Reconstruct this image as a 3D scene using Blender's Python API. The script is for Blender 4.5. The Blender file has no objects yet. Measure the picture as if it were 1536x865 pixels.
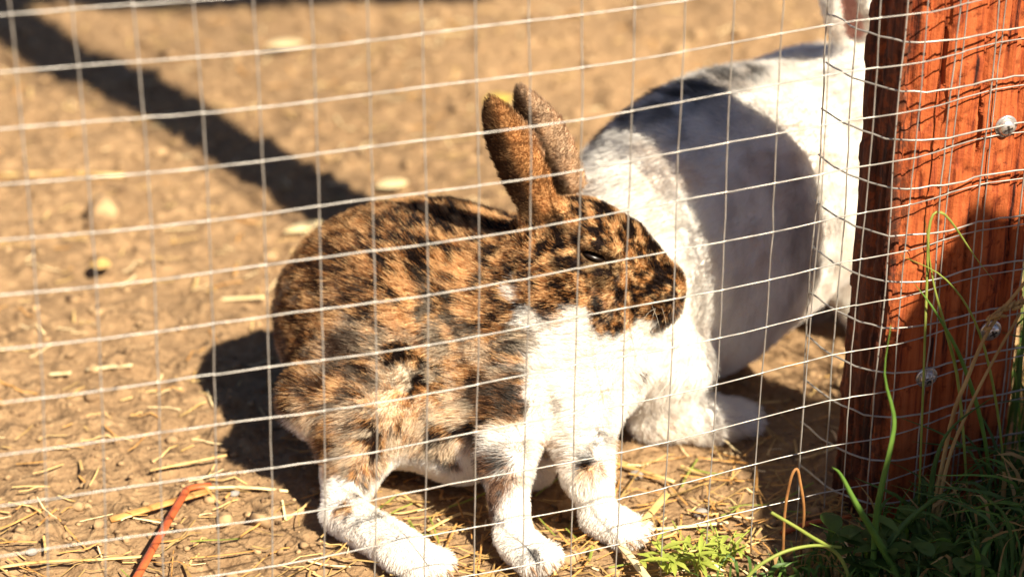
import bpy, math
import numpy as np
from mathutils import Matrix, Vector

S = bpy.context.scene
COL = S.collection
rng = np.random.default_rng(7)

# ------------------------------------------------------------------ camera
CAM = np.array([-0.3690, -0.9951, 0.6706])
YAW, PITCH, ROLL = math.radians(21.86), math.radians(24.69), math.radians(0.71)
FPX = 3800.0                                   # focal length in pixels of a 1536 px wide picture
_f = np.array([math.sin(YAW)*math.cos(PITCH), math.cos(YAW)*math.cos(PITCH), -math.sin(PITCH)])
_r = np.array([math.cos(YAW), -math.sin(YAW), 0.0])
_u = np.cross(_r, _f)
RIGHT = math.cos(ROLL)*_r + math.sin(ROLL)*_u
UP = -math.sin(ROLL)*_r + math.cos(ROLL)*_u
FWD = _f
cam = bpy.data.cameras.new('camera')
cam.sensor_width = 36.0
cam.lens = FPX/1536*36
cam.clip_start, cam.clip_end = 0.02, 200
cam.dof.use_dof = True
cam.dof.focus_distance = 1.28
cam.dof.aperture_fstop = 5.6
camo = bpy.data.objects.new('camera', cam)
COL.objects.link(camo)
m = Matrix.Identity(4)
for i in range(3):
    m[i][0], m[i][1], m[i][2], m[i][3] = RIGHT[i], UP[i], -FWD[i], CAM[i]
camo.matrix_world = m
S.camera = camo

# ------------------------------------------------------------------ sky and sun
SUN_EL = math.radians(46)
SUN_H = np.array([0.296, -0.955])              # towards the sun, seen from above
SUN = np.array([SUN_H[0]*math.cos(SUN_EL), SUN_H[1]*math.cos(SUN_EL), math.sin(SUN_EL)])
W = bpy.data.worlds.new('World')
S.world = W
W.use_nodes = True
nt = W.node_tree
sky = nt.nodes.new('ShaderNodeTexSky')
sky.sky_type = 'NISHITA'
sky.sun_disc = False
sky.sun_elevation = SUN_EL
sky.sun_rotation = math.atan2(SUN_H[0], SUN_H[1])
sky.air_density, sky.dust_density = 0.3, 0.35     # clear dry air
bg = nt.nodes['Background']
bg.inputs['Strength'].default_value = 0.066
nt.links.new(sky.outputs[0], bg.inputs['Color'])
sl = bpy.data.lights.new('sun', 'SUN')
sl.energy = 5.0
sl.angle = math.radians(0.53)
sl.color = (1.0, 0.90, 0.74)
so = bpy.data.objects.new('sun', sl)
COL.objects.link(so)
so.rotation_euler = Vector(-SUN).to_track_quat('-Z', 'Y').to_euler()
so.location = (1, -3, 4)
S.view_settings.view_transform = 'Standard'
S.view_settings.look = 'None'
S.view_settings.gamma = 1.0
S.view_settings.use_curve_mapping = False
S.view_settings.exposure = 1.4
S.cycles.use_denoising = True
S.cycles.max_bounces = 14
S.cycles.diffuse_bounces = 12
S.cycles.transparent_max_bounces = 8
S.cycles_curves.shape = 'RIBBONS'

# ------------------------------------------------------------------ small helpers
def ray(u, v):
    return FWD + RIGHT*(u-768)/FPX - UP*(v-432.5)/FPX
def at(u, v, z):                               # the point of height z on the line of sight
    d = ray(u, v); return CAM + d*((z-CAM[2])/d[2])
def aty(u, v, y):                              # the point at distance y behind the fence
    d = ray(u, v); return CAM + d*((y-CAM[1])/d[1])
def unit(a):
    a = np.asarray(a, float); return a/np.linalg.norm(a)
def sstep(a, b, x):
    t = np.clip((x-a)/(b-a), 0, 1); return t*t*(3-2*t)
def mix(a, b, t):
    return a*(1-t)+b*t

def _hash(i, j, k, seed):
    h = (i.astype(np.int64)*374761393 + j.astype(np.int64)*668265263 + k.astype(np.int64)*2147483647 + seed*974711) & 0xffffffff
    h = ((h ^ (h >> 13))*1274126177) & 0xffffffff
    h = ((h ^ (h >> 16))*2246822519) & 0xffffffff
    return ((h ^ (h >> 15)) & 0xffffff)/float(0xffffff)
def vnoise(p, seed=0):
    i = np.floor(p).astype(np.int64); f = p-i; f = f*f*f*(f*(f*6-15)+10)
    r = 0
    for a in (0, 1):
        for b in (0, 1):
            for c in (0, 1):
                w = (f[:, 0] if a else 1-f[:, 0])*(f[:, 1] if b else 1-f[:, 1])*(f[:, 2] if c else 1-f[:, 2])
                r = r+w*_hash(i[:, 0]+a, i[:, 1]+b, i[:, 2]+c, seed)
    return r
def fbm(p, oct=3, seed=0, gain=0.5):
    s = 0; a = 1; t = 0
    for o in range(oct):
        s = s+a*vnoise(p*(2.03**o)+o*17.3, seed+o*13); t += a; a *= gain
    return s/t

def tag(o, label=None, cat=None, group=None, kind=None):
    if label: o['label'] = label
    if cat: o['category'] = cat
    if group: o['group'] = group
    if kind: o['kind'] = kind
    return o
def mesh_obj(name, verts, faces, mat, parent=None, smooth=True):
    me = bpy.data.meshes.new(name)
    if isinstance(faces, np.ndarray):
        n, k = faces.shape
        me.vertices.add(len(verts)); me.vertices.foreach_set('co', np.asarray(verts, np.float32).ravel())
        me.loops.add(n*k); me.loops.foreach_set('vertex_index', faces.astype(np.int32).ravel())
        me.polygons.add(n); me.polygons.foreach_set('loop_start', np.arange(n, dtype=np.int32)*k)
        me.update(calc_edges=True)
    else:
        me.from_pydata([tuple(map(float, v)) for v in verts], [], faces)
        me.update()
    if smooth:
        me.polygons.foreach_set('use_smooth', np.ones(len(me.polygons), bool))
    if mat: me.materials.append(mat)
    o = bpy.data.objects.new(name, me)
    COL.objects.link(o)
    if parent: o.parent = parent
    return o
def empty(name, loc=(0, 0, 0)):
    o = bpy.data.objects.new(name, None); COL.objects.link(o); o.location = loc
    return o
def frames(pts):
    pts = np.asarray(pts, float)
    t = np.gradient(pts, axis=0); t /= np.linalg.norm(t, axis=1)[:, None]
    ref = np.array([0, 0, 1.0]) if abs(t[0][2]) < 0.8 else np.array([0, 1.0, 0])
    a = np.cross(t, ref); a /= np.linalg.norm(a, axis=1)[:, None]
    b = np.cross(t, a)
    return pts, a, b
def tube(pts, rad, n=6, flat=1.0):
    pts, a, b = frames(pts)
    rad = np.broadcast_to(np.asarray(rad, float), (len(pts),))
    ang = np.arange(n)*2*np.pi/n
    V = (pts[:, None]+rad[:, None, None]*(np.cos(ang)[None, :, None]*a[:, None]+flat*np.sin(ang)[None, :, None]*b[:, None])).reshape(-1, 3)
    L = len(pts); F = []
    for i in range(L-1):
        for j in range(n):
            k = (j+1) % n
            F.append((i*n+j, i*n+k, (i+1)*n+k, (i+1)*n+j))
    F.append(tuple(range(n))[::-1]); F.append(tuple((L-1)*n+j for j in range(n)))
    return V, F
def bez(P, n=14):                              # smooth curve through the given points
    P = np.asarray(P, float)
    if len(P) == 2: return P[0]+(P[1]-P[0])*np.linspace(0, 1, n)[:, None]
    Q = np.vstack([2*P[0]-P[1], P, 2*P[-1]-P[-2]]); out = []
    per = max(3, n//(len(P)-1))
    for i in range(1, len(Q)-2):
        t = np.linspace(0, 1, per, endpoint=False)[:, None]
        a, b, c, d = Q[i-1], Q[i], Q[i+1], Q[i+2]
        out.append(0.5*(2*b+(c-a)*t+(2*a-5*b+4*c-d)*t*t+(3*b-a-3*c+d)*t**3))
    out.append(P[-1:]); return np.vstack(out)

# ------------------------------------------------------------------ materials
def new_mat(name, rough=0.8, spec=0.3):
    mt = bpy.data.materials.new(name); mt.use_nodes = True
    n = mt.node_tree; b = n.nodes['Principled BSDF']
    b.inputs['Roughness'].default_value = rough
    b.inputs['Specular IOR Level'].default_value = spec
    return mt, n, b
def node(n, typ, **kw):
    x = n.nodes.new(typ)
    for k, v in kw.items():
        if k in x.inputs: x.inputs[k].default_value = v
        else: setattr(x, k, v)
    return x
def ramp(n, src, stops):
    r = n.nodes.new('ShaderNodeValToRGB')
    while len(r.color_ramp.elements) < len(stops): r.color_ramp.elements.new(0.5)
    for e, (p, c) in zip(r.color_ramp.elements, stops):
        e.position = p; e.color = (*c, 1)
    n.links.new(src, r.inputs[0]); return r
def noisy(name, c1, c2, scale=200, rough=0.8, bump=0.0, spec=0.3, stretch=(1, 1, 1), trans=0.0, detail=4):
    mt, n, b = new_mat(name, rough, spec)
    tc = n.nodes.new('ShaderNodeTexCoord'); mp = n.nodes.new('ShaderNodeMapping')
    mp.inputs['Scale'].default_value = stretch
    n.links.new(tc.outputs['Object'], mp.inputs[0])
    nz = node(n, 'ShaderNodeTexNoise', Scale=scale, Detail=detail); n.links.new(mp.outputs[0], nz.inputs['Vector'])
    r = ramp(n, nz.outputs['Fac'], [(0.3, c1), (0.7, c2)])
    n.links.new(r.outputs[0], b.inputs['Base Color'])
    if bump:
        bp = node(n, 'ShaderNodeBump', Strength=bump, Distance=0.002)
        n.links.new(nz.outputs['Fac'], bp.inputs['Height']); n.links.new(bp.outputs[0], b.inputs['Normal'])
    if trans:
        t = n.nodes.new('ShaderNodeBsdfTranslucent'); n.links.new(r.outputs[0], t.inputs[0])
        mx = node(n, 'ShaderNodeMixShader', Fac=trans)
        n.links.new(b.outputs[0], mx.inputs[1]); n.links.new(t.outputs[0], mx.inputs[2])
        n.links.new(mx.outputs[0], n.nodes['Material Output'].inputs[0])
    return mt

# soil: three scales of brown, plus crumbs in the bump
soil, n, b = new_mat('dry_soil', 0.95, 0.15)
tc = n.nodes.new('ShaderNodeTexCoord')
n1 = node(n, 'ShaderNodeTexNoise', Scale=14, Detail=5); n2 = node(n, 'ShaderNodeTexNoise', Scale=160, Detail=6, Roughness=0.65)
n3 = node(n, 'ShaderNodeTexVoronoi', Scale=260)
for q in (n1, n2, n3): n.links.new(tc.outputs['Object'], q.inputs['Vector'])
r1 = ramp(n, n1.outputs['Fac'], [(0.3, (0.215, 0.130, 0.064)), (0.7, (0.35, 0.218, 0.11))])
r2 = ramp(n, n2.outputs['Fac'], [(0.30, (0.09, 0.050, 0.025)), (0.42, (0.230, 0.143, 0.074)), (0.58, (0.325, 0.207, 0.106)), (0.72, (0.52, 0.36, 0.195))])
mx = node(n, 'ShaderNodeMix', data_type='RGBA'); mx.inputs[0].default_value = 0.6
n.links.new(r1.outputs[0], mx.inputs[6]); n.links.new(r2.outputs[0], mx.inputs[7])
n.links.new(mx.outputs[2], b.inputs['Base Color'])
bp = node(n, 'ShaderNodeBump', Strength=0.9, Distance=0.004); n.links.new(n2.outputs['Fac'], bp.inputs['Height'])
bp2 = node(n, 'ShaderNodeBump', Strength=0.5, Distance=0.002); n.links.new(n3.outputs['Distance'], bp2.inputs['Height'])
n.links.new(bp.outputs[0], bp2.inputs['Normal']); n.links.new(bp2.outputs[0], b.inputs['Normal'])

STRAW = noisy('straw', (0.42, 0.25, 0.075), (0.70, 0.50, 0.22), 60, 0.6, 0.2)
STRAW_PALE = noisy('pale_straw', (0.68, 0.5, 0.24), (0.82, 0.66, 0.38), 90, 0.6, 0.2)
STRAW_TAN = noisy('tan_stalk', (0.36, 0.16, 0.04), (0.58, 0.32, 0.10), 120, 0.6, 0.3)
STEM_RED = noisy('red_stem', (0.24, 0.045, 0.015), (0.50, 0.12, 0.035), 110, 0.5, 0.3)
STEM_BROWN = noisy('brown_stalk', (0.17, 0.07, 0.02), (0.34, 0.16, 0.05), 150, 0.6, 0.3)
LEAF_YELLOW = noisy('yellow_leaf', (0.52, 0.34, 0.06), (0.62, 0.46, 0.10), 80, 0.6, 0.2)
CRUMB = noisy('soil_crumb', (0.10, 0.055, 0.028), (0.46, 0.30, 0.15), 90, 0.95, 0.4)
STONE = noisy('grey_stone', (0.16, 0.14, 0.12), (0.3, 0.27, 0.24), 150, 0.8, 0.3)
GRASS = noisy('fresh_grass', (0.10, 0.20, 0.03), (0.17, 0.30, 0.05), 60, 0.5, 0.1, trans=0.35)
GRASS_Y = noisy('yellowing_grass', (0.24, 0.30, 0.05), (0.36, 0.40, 0.09), 60, 0.5, 0.1, trans=0.35)
WEED = noisy('yellow_green_weed', (0.30, 0.37, 0.05), (0.46, 0.50, 0.11), 60, 0.5, 0.1, trans=0.4)
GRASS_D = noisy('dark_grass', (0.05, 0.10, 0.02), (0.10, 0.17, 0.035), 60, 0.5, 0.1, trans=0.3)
GRASS_DRY = noisy('dry_grass', (0.30, 0.18, 0.06), (0.50, 0.34, 0.13), 60, 0.6, 0.1, trans=0.2)
WIRE = noisy('galvanised_wire', (0.26, 0.24, 0.21), (0.44, 0.41, 0.36), 120, 0.40, 0.0)
WIRE.node_tree.nodes['Principled BSDF'].inputs['Metallic'].default_value = 0.45
STEEL = noisy('screw_steel', (0.50, 0.48, 0.45), (0.72, 0.70, 0.66), 400, 0.35, 0.1)
STEEL.node_tree.nodes['Principled BSDF'].inputs['Metallic'].default_value = 0.8
DARK = noisy('dark_recess', (0.02, 0.018, 0.015), (0.04, 0.03, 0.025), 100, 0.6)
PLY = noisy('weathered_board', (0.25, 0.17, 0.10), (0.40, 0.29, 0.18), 12, 0.8, 0.2, stretch=(6, 1, 1))

# red stained timber with cracks running up the grain
WOOD, n, b = new_mat('red_stained_timber', 0.8, 0.2)
tc = n.nodes.new('ShaderNodeTexCoord'); mp = n.nodes.new('ShaderNodeMapping'); mp.inputs['Scale'].default_value = (1, 1, 0.05)
n.links.new(tc.outputs['Object'], mp.inputs[0])
w1 = node(n, 'ShaderNodeTexNoise', Scale=260, Detail=7, Roughness=0.62, Distortion=0.25); n.links.new(mp.outputs[0], w1.inputs['Vector'])
w2 = node(n, 'ShaderNodeTexNoise', Scale=150, Detail=7, Roughness=0.65); n.links.new(tc.outputs['Object'], w2.inputs['Vector'])
ra = ramp(n, w1.outputs['Fac'], [(0.34, (0.030, 0.009, 0.006)), (0.40, (0.22, 0.042, 0.013)), (0.50, (0.37, 0.085, 0.022)), (0.8, (0.46, 0.135, 0.045))])
rb = ramp(n, w2.outputs['Fac'], [(0.32, (0.40, 0.32, 0.28)), (0.44, (1, 1, 1))])
mm = node(n, 'ShaderNodeMix', data_type='RGBA', blend_type='MULTIPLY'); mm.inputs[0].default_value = 1
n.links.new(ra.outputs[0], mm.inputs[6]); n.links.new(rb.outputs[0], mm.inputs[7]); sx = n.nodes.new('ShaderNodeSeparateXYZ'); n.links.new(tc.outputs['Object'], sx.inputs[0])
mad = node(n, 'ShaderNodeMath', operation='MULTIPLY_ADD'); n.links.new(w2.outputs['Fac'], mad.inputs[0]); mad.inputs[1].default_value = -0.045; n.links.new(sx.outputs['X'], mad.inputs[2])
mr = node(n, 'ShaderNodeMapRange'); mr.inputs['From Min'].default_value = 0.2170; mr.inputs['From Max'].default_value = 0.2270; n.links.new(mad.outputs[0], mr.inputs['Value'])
side_shade = ramp(n, w1.outputs['Fac'], [(0.35, (0.030, 0.012, 0.007)), (0.65, (0.15, 0.045, 0.020))])  # dark left face: its shade painted in, flecked like weathered wood
m2 = node(n, 'ShaderNodeMix', data_type='RGBA'); n.links.new(mr.outputs[0], m2.inputs[0]); n.links.new(side_shade.outputs[0], m2.inputs[6]); n.links.new(mm.outputs[2], m2.inputs[7])
n.links.new(m2.outputs[2], b.inputs['Base Color'])
bp = node(n, 'ShaderNodeBump', Strength=0.8, Distance=0.002); n.links.new(w1.outputs['Fac'], bp.inputs['Height'])
bq = node(n, 'ShaderNodeBump', Strength=0.8, Distance=0.0015); n.links.new(w2.outputs['Fac'], bq.inputs['Height']); n.links.new(bp.outputs[0], bq.inputs['Normal']); n.links.new(bq.outputs[0], b.inputs['Normal'])

# ------------------------------------------------------------------ ground
def gh(x, y):                                  # height of the soil
    p = np.stack([x, y, np.zeros_like(x)], 1)
    h = (fbm(p*9, 2, 3)-0.5)*0.014+(fbm(p*42, 2, 11)-0.5)*0.008
    c = fbm(p*120, 3, 21); h = h+np.maximum(c-0.5, 0)*0.019-0.001
    near = np.exp(-(((x-0.08)/0.16)**2+((y-0.10)/0.13)**2))
    return h*(1-0.6*near)-0.002*near
def axis_coords(lo, hi, step, far, grow=1.25):
    c = list(np.arange(lo, hi, step)); s = step; a = lo; L = []
    while a > -far: s *= grow; a -= s; L.append(a)
    s = step; a = c[-1]; Rr = []
    while a < far: s *= grow; a += s; Rr.append(a)
    return np.array(L[::-1]+c+Rr)
gx = axis_coords(-0.32, 0.62, 0.0030, 40); gy = axis_coords(-0.06, 0.75, 0.0030, 40, 1.06)
GX, GY = np.meshgrid(gx, gy, indexing='ij')
hz = gh(GX.ravel(), GY.ravel())*np.where((abs(GX.ravel()) > 4) | (abs(GY.ravel()) > 4), 0, 1)
nx, ny = len(gx), len(gy)
idx = np.arange(nx*ny).reshape(nx, ny)
gf = np.stack([idx[:-1, :-1], idx[1:, :-1], idx[1:, 1:], idx[:-1, 1:]], -1).reshape(-1, 4)
ground = mesh_obj('ground', np.stack([GX.ravel(), GY.ravel(), hz], 1), gf, soil)
tag(ground, 'dry brown trampled soil of the rabbit pen', 'ground', kind='structure')
def gz(x, y): return float(gh(np.array([x]), np.array([y]))[0])

# ------------------------------------------------------------------ post
PX0, PX1, PY0, PY1, PH = 0.238, 0.322, 0.014, 0.052, 1.16
nz_, nw = 420, 44
zz = np.concatenate([np.linspace(-0.12, 0.42, nz_), np.linspace(0.44, PH, 40)])
prof = []                                      # outline of the section, corners slightly rounded
def seg(a, b, k): return [np.array(a)+(np.array(b)-np.array(a))*t for t in np.linspace(0, 1, k, endpoint=False)]
rc = 0.0025
prof += seg((PX0+rc, PY0), (PX1-rc, PY0), 46)+seg((PX1-rc, PY0), (PX1, PY0+rc), 3)+seg((PX1, PY0+rc), (PX1, PY1-rc), 16)
prof += seg((PX1, PY1-rc), (PX1-rc, PY1), 3)+seg((PX1-rc, PY1), (PX0+rc, PY1), 24)+seg((PX0+rc, PY1), (PX0, PY1-rc), 3)
prof += seg((PX0, PY1-rc), (PX0, PY0+rc), 24)+seg((PX0, PY0+rc), (PX0+rc, PY0), 4)
prof = np.array(prof); npf = len(prof)
cen = np.array([(PX0+PX1)/2, (PY0+PY1)/2])
nrm = np.stack([np.roll(prof, -1, 0)[:, 1]-np.roll(prof, 1, 0)[:, 1], -(np.roll(prof, -1, 0)[:, 0]-np.roll(prof, 1, 0)[:, 0])], 1)
nrm /= np.linalg.norm(nrm, axis=1)[:, None]
prof[:, 0] -= 0.022*sstep(PY0+0.004, PY1, prof[:, 1])*sstep(PX0+0.03, PX1, prof[:, 0])     # unseen back edge cut in to narrow the post's shadow
V = np.zeros((len(zz), npf, 3)); V[:, :, :2] = prof[None]; V[:, :, 2] = zz[:, None]
fl = V.reshape(-1, 3)
q = fl*np.array([300, 300, 7.0]); q[:, 0] += 0.7*vnoise(fl*np.array([30, 30, 10.0]), 5)
cr = fbm(q, 3, 31); crack = -0.0045*sstep(0.42, 0.30, cr)
q2 = fl*np.array([120, 120, 60.0]); flake = 0.0011*(sstep(0.5, 0.56, fbm(q2, 3, 41))-0.5)
rough_corner = np.exp(-((fl[:, 0]-PX0)/0.018)**2)*(fbm(fl*np.array([170, 170, 30.0]), 3, 51)-0.55)*0.0045
disp = (crack+flake+rough_corner).reshape(len(zz), npf)
V[:, :, 0] += disp*nrm[None, :, 0]; V[:, :, 1] += disp*nrm[None, :, 1]
V[:, :, 0] = PX0+(V[:, :, 0]-PX0)*(1-0.27*sstep(0.30, 0.36, zz))[:, None]     # narrowed above the view to fit its shadow
V[:, :, 1] = PY1+(V[:, :, 1]-PY1)*(1-0.30*sstep(0.30, 0.36, zz))[:, None]
V[:, :, 0] += (zz[:, None]-0.1)*0.004
F = []
for i in range(len(zz)-1):
    a = i*npf+np.arange(npf); bq = i*npf+(np.arange(npf)+1) % npf
    F.append(np.stack([a, bq, bq+npf, a+npf], 1))
V = V.reshape(-1, 3); F = np.vstack(F)
post = mesh_obj('fence_post', V, F, WOOD, smooth=True)
tag(post, 'rough cracked red stained timber post that holds the wire fence', 'post')
PXT = PX0+(PX1-PX0)*0.60; PYT = PY1+(PY0-PY1)*0.70
mesh_obj('post_top', [(x_+0.004, y_, z_) for z_, e_ in ((PH-0.002, 0.0), (PH+0.004, 0.005)) for x_, y_ in ((PX0+e_, PYT+e_), (PXT-e_, PYT+e_), (PXT-e_, PY1-e_), (PX0+e_, PY1-e_))],
         [(0, 3, 2, 1), (4, 5, 6, 7), (0, 1, 5, 4), (1, 2, 6, 5), (2, 3, 7, 6), (3, 0, 4, 7)], WOOD, post, smooth=False)

def box_bar(name, p0, p1, up, w, t, mat):      # board between two points: w across, t thick
    p0, p1 = np.array(p0, float), np.array(p1, float); d = unit(p1-p0); up = unit(np.array(up)-d*np.dot(up, d)); s = np.cross(d, up)
    vs = [p+a*up*w/2+c*s*t/2 for p in (p0, p1) for a, c in ((-1, -1), (1, -1), (1, 1), (-1, 1))]
    o = mesh_obj(name, vs, [(0, 1, 2, 3), (7, 6, 5, 4), (0, 4, 5, 1), (1, 5, 6, 2), (2, 6, 7, 3), (3, 7, 4, 0)], mat, smooth=False)
    bv = o.modifiers.new('bevel', 'BEVEL'); bv.width = 0.002; bv.segments = 2
    return o
# rail and board added outside the view, shaped to cast shade into it
o = box_bar('added_shade_rail', (-0.25, -0.01, 1.385), (0.67, -0.01, 1.035), (0, 0, 1), 0.085, 0.034, WOOD)
tag(o, 'slanting red timber rail added out of view to cast a shadow', 'rail')
o = box_bar('added_shade_board', (0.350, -0.55, 0.1205), (0.6743, -0.55, 0.6545), (-0.855, 0, 0.518), 0.5, 0.018, PLY)
tag(o, 'weathered wooden board added out of view to shade the post foot', 'board')

# ------------------------------------------------------------------ wire fence
D = 0.0254
WX = [1.27, 0.15, -2.1, 0.35, -1.35, 0.9, 1.52, -1.52, -1.42, 1.39]
WZ = [-1.63, 0.23, -2.04, -0.58, 0.2, 0.43, -0.3, 4.9, 0.62, 0.2]
def fence_pt(c, r):                            # the sheet is not quite flat: it is stretched and bent a little
    a = np.clip(c, -1, 15.5)/7-1; bb = np.clip(r, -1, 12.5)/6-1
    B = [a**i*bb**j for i in range(4) for j in range(4-i)]
    x = (c-7.5)*D+sum(w*q for w, q in zip(WX, B))/1000
    z = 0.183+(6-r)*D+sum(w*q for w, q in zip(WZ, B))/1000
    y = 0.0115*sstep(0.235, 0.296, x)+0.0012*np.sin(c*0.9+r*0.7)
    y = np.where(x > 0.34, 0.0115, y)
    return np.stack([x, y, z], -1)
def jit(p, s, seed):
    k = np.random.default_rng(seed); return p+k.normal(0, s, p.shape)
pan = tag(empty('wire_fence_panel', (0.0, 0, 0)), 'galvanised welded wire mesh stretched across in front of both rabbits', 'wire fence', 'wire mesh panels on the post')
R0, R1, C0, C1 = -27, 13, -5, 26
for r in range(R0, R1):
    c = np.concatenate([[k-0.05, k, k+0.05, k+0.5] for k in range(C0, C1)]); wr = np.tile([1, 1.45, 1, 0.97], C1-C0)   # a swelling at each weld
    V, F = tube(jit(fence_pt(c, np.full_like(c, r)), 0.00010, 1000+r), 0.00036*wr, 6)
    mesh_obj('wire', V, F, WIRE, pan)
for k in range(C0, C1+1):
    r = np.arange(R0, R1+0.3, 0.5)
    V, F = tube(jit(fence_pt(np.full_like(r, k), r), 0.00014, 2000+k)+np.array([0, 0.0007, 0]), 0.00038, 6)
    mesh_obj('wire', V, F, WIRE, pan)
# second sheet: starts left of the post, curls round from behind and runs on to the right
path = [(0.2226, 0.0599), (0.2248, 0.0346), (0.2372, 0.0105), (0.2620, 0.0050), (0.2872, 0.0095)]
while path[-1][0] < 0.50: path.append((path[-1][0]+D, 0.0100))
path = np.array(path)
z0 = aty(1430, 204, 0.006)[2]
pan2 = tag(empty('wire_fence_panel', (0.30, 0, 0)), 'cut end of a second wire mesh sheet curling around the red post', 'wire fence', 'wire mesh panels on the post')
pan2.location = (0, 0, 0)
ps = bez(np.c_[path, np.zeros(len(path))], 4*(len(path)-1))
N2 = len(path)
for r in range(-9, 34):
    z = z0+r*D
    if z < -0.01: continue
    pp = ps.copy(); pp[:, 2] = z+0.0035*np.exp(-((pp[:, 0]-0.222)/0.01)**2)*0
    k = np.random.default_rng(300+r)
    pp = pp+k.normal(0, 0.00025, pp.shape)
    d0 = unit(pp[0]-pp[1]); pp = np.vstack([pp[0]+d0*k.uniform(0.0015, 0.003), pp])
    V, F = tube(pp, 0.00050, 6)
    mesh_obj('wire', V, F, WIRE, pan2)
for i, (x, y) in enumerate(path):
    z = np.arange(-0.02, z0+33.4*D, D/2)
    pp = np.stack([np.full_like(z, x), np.full_like(z, y), z], 1)
    pp[:, 1] += 0.0012 if i > 2 else 0.0; pp[:, 0] -= 0.0012 if i <= 2 else 0
    k = np.random.default_rng(400+i); sl_ = (-0.018 if i < 2 else 0.0)
    pp[:, 0] += 0.0008*np.sin(z*40+i)+k.normal(0, 0.0002, len(z))
    V, F = tube(pp, 0.00047, 6)
    mesh_obj('wire', V, F, WIRE, pan2)

# screws with pan heads and cross recess
def screw(p, label, rot):
    e = tag(empty('fence_screw', p), label, 'screw', 'pan head screws in the post')
    prof = [(0.0, -0.0028), (0.0018, -0.0027), (0.0034, -0.0021), (0.0042, -0.0010), (0.0044, -0.0002), (0.0044, 0.0004)]
    n = 24; V = []; F = []
    for rr, yy in prof:
        for j in range(n): V.append((rr*math.cos(2*math.pi*j/n), yy, rr*math.sin(2*math.pi*j/n)))
    for i in range(len(prof)-1):
        for j in range(n): k = (j+1) % n; F.append((i*n+j, i*n+k, (i+1)*n+k, (i+1)*n+j))
    mesh_obj('screw_head', V, F, STEEL, e)
    V, F = [], []                               # washer under the head
    for rr, yy in [(0.0040, 0.0005), (0.0058, 0.0004), (0.0060, 0.0009), (0.0060, 0.0018), (0.0035, 0.0018)]:
        for j in range(n): V.append((rr*math.cos(2*math.pi*j/n), yy, rr*math.sin(2*math.pi*j/n)))
    for i in range(4):
        for j in range(n): k = (j+1) % n; F.append((i*n+j, i*n+k, (i+1)*n+k, (i+1)*n+j))
    mesh_obj('washer', V, F, STEEL, e)
    V = []; F = []
    for a in (rot, rot+math.pi/2):
        ca, sa = math.cos(a), math.sin(a); o = len(V)
        for u, w in ((-0.0021, -0.0005), (0.0021, -0.0005), (0.0021, 0.0005), (-0.0021, 0.0005)):
            for yy in (-0.00295, -0.0022): V.append((u*ca-w*sa, yy, u*sa+w*ca))
        F += [(o, o+2, o+4, o+6), (o, o+1, o+3, o+2), (o+2, o+3, o+5, o+4), (o+4, o+5, o+7, o+6), (o+6, o+7, o+1, o)]
    mesh_obj('cross_recess', V, F, DARK, e, smooth=False)
    e.rotation_euler = (0.12, 0, -0.1)
screw(aty(1510, 191, PY0-0.0022), 'bright pan head screw high on the sunlit face of the red post', 0.3)
screw(aty(1391, 567, PY0-0.0022), 'dull screw low on the shaded left part of the red post', 0.8)
screw(aty(1487, 497, PY0-0.0022), 'dim screw behind the dry grass on the shaded part of the red post', 0.5)

# ------------------------------------------------------------------ rabbits
def d_ell(p, c, r, ax):
    q = (p-c)@np.array(ax).T; r = np.array(r)
    k0 = np.linalg.norm(q/r, axis=1); k1 = np.linalg.norm(q/(r*r), axis=1)+1e-9
    return k0*(k0-1)/k1
def d_cone(p, a, b, ra, rb):
    ab = b-a; t = np.clip((p-a)@ab/np.dot(ab, ab), 0, 1)
    return np.linalg.norm(p-a-t[:, None]*ab, axis=1)-(ra+(rb-ra)*t)
def d_ear(p, a, b, op, w, th, curl, bend):      # a curled leaf: op is where the hollow faces
    L = np.linalg.norm(b-a); u = (b-a)/L; op = unit(op-u*np.dot(op, u)); v = np.cross(u, op)
    q = p-a; t = q@u/L; y = q@v; x = q@op
    tc_ = np.clip(t, 0, 1)
    x = x-bend*np.sin(np.pi*tc_)*L*0.1-curl*np.minimum(np.abs(y), w*1.2)**2/w*sstep(-0.15, 0.25, t)
    prof = w*(0.62+0.38*np.sin(np.pi*np.clip(tc_*0.95+0.1, 0, 1)))*np.sqrt(np.clip(1-(np.clip(tc_-0.52, 0, 1)/0.48)**2.3, 0.0004, 1))
    over = np.maximum(np.abs(t-0.5)-0.5, 0)*L
    rr = np.sqrt((y/np.maximum(prof, 1e-4))**2+(x/th)**2+(over/th)**2)
    return (rr-1)*th
def smin(a, b, k):
    h = np.clip(0.5+0.5*(b-a)/k, 0, 1); return b*(1-h)+a*h-k*h*(1-h)
def field(prims, p):
    d = None
    for pr in prims:
        typ, k = pr[0], pr[-1]
        e = {'e': d_ell, 'c': d_cone, 'r': d_ear}[typ](p, *pr[1:-1])
        if k < 0: d = -smin(-d, e, -k)          # carve
        else: d = e if d is None else smin(d, e, k)
    return d
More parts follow.
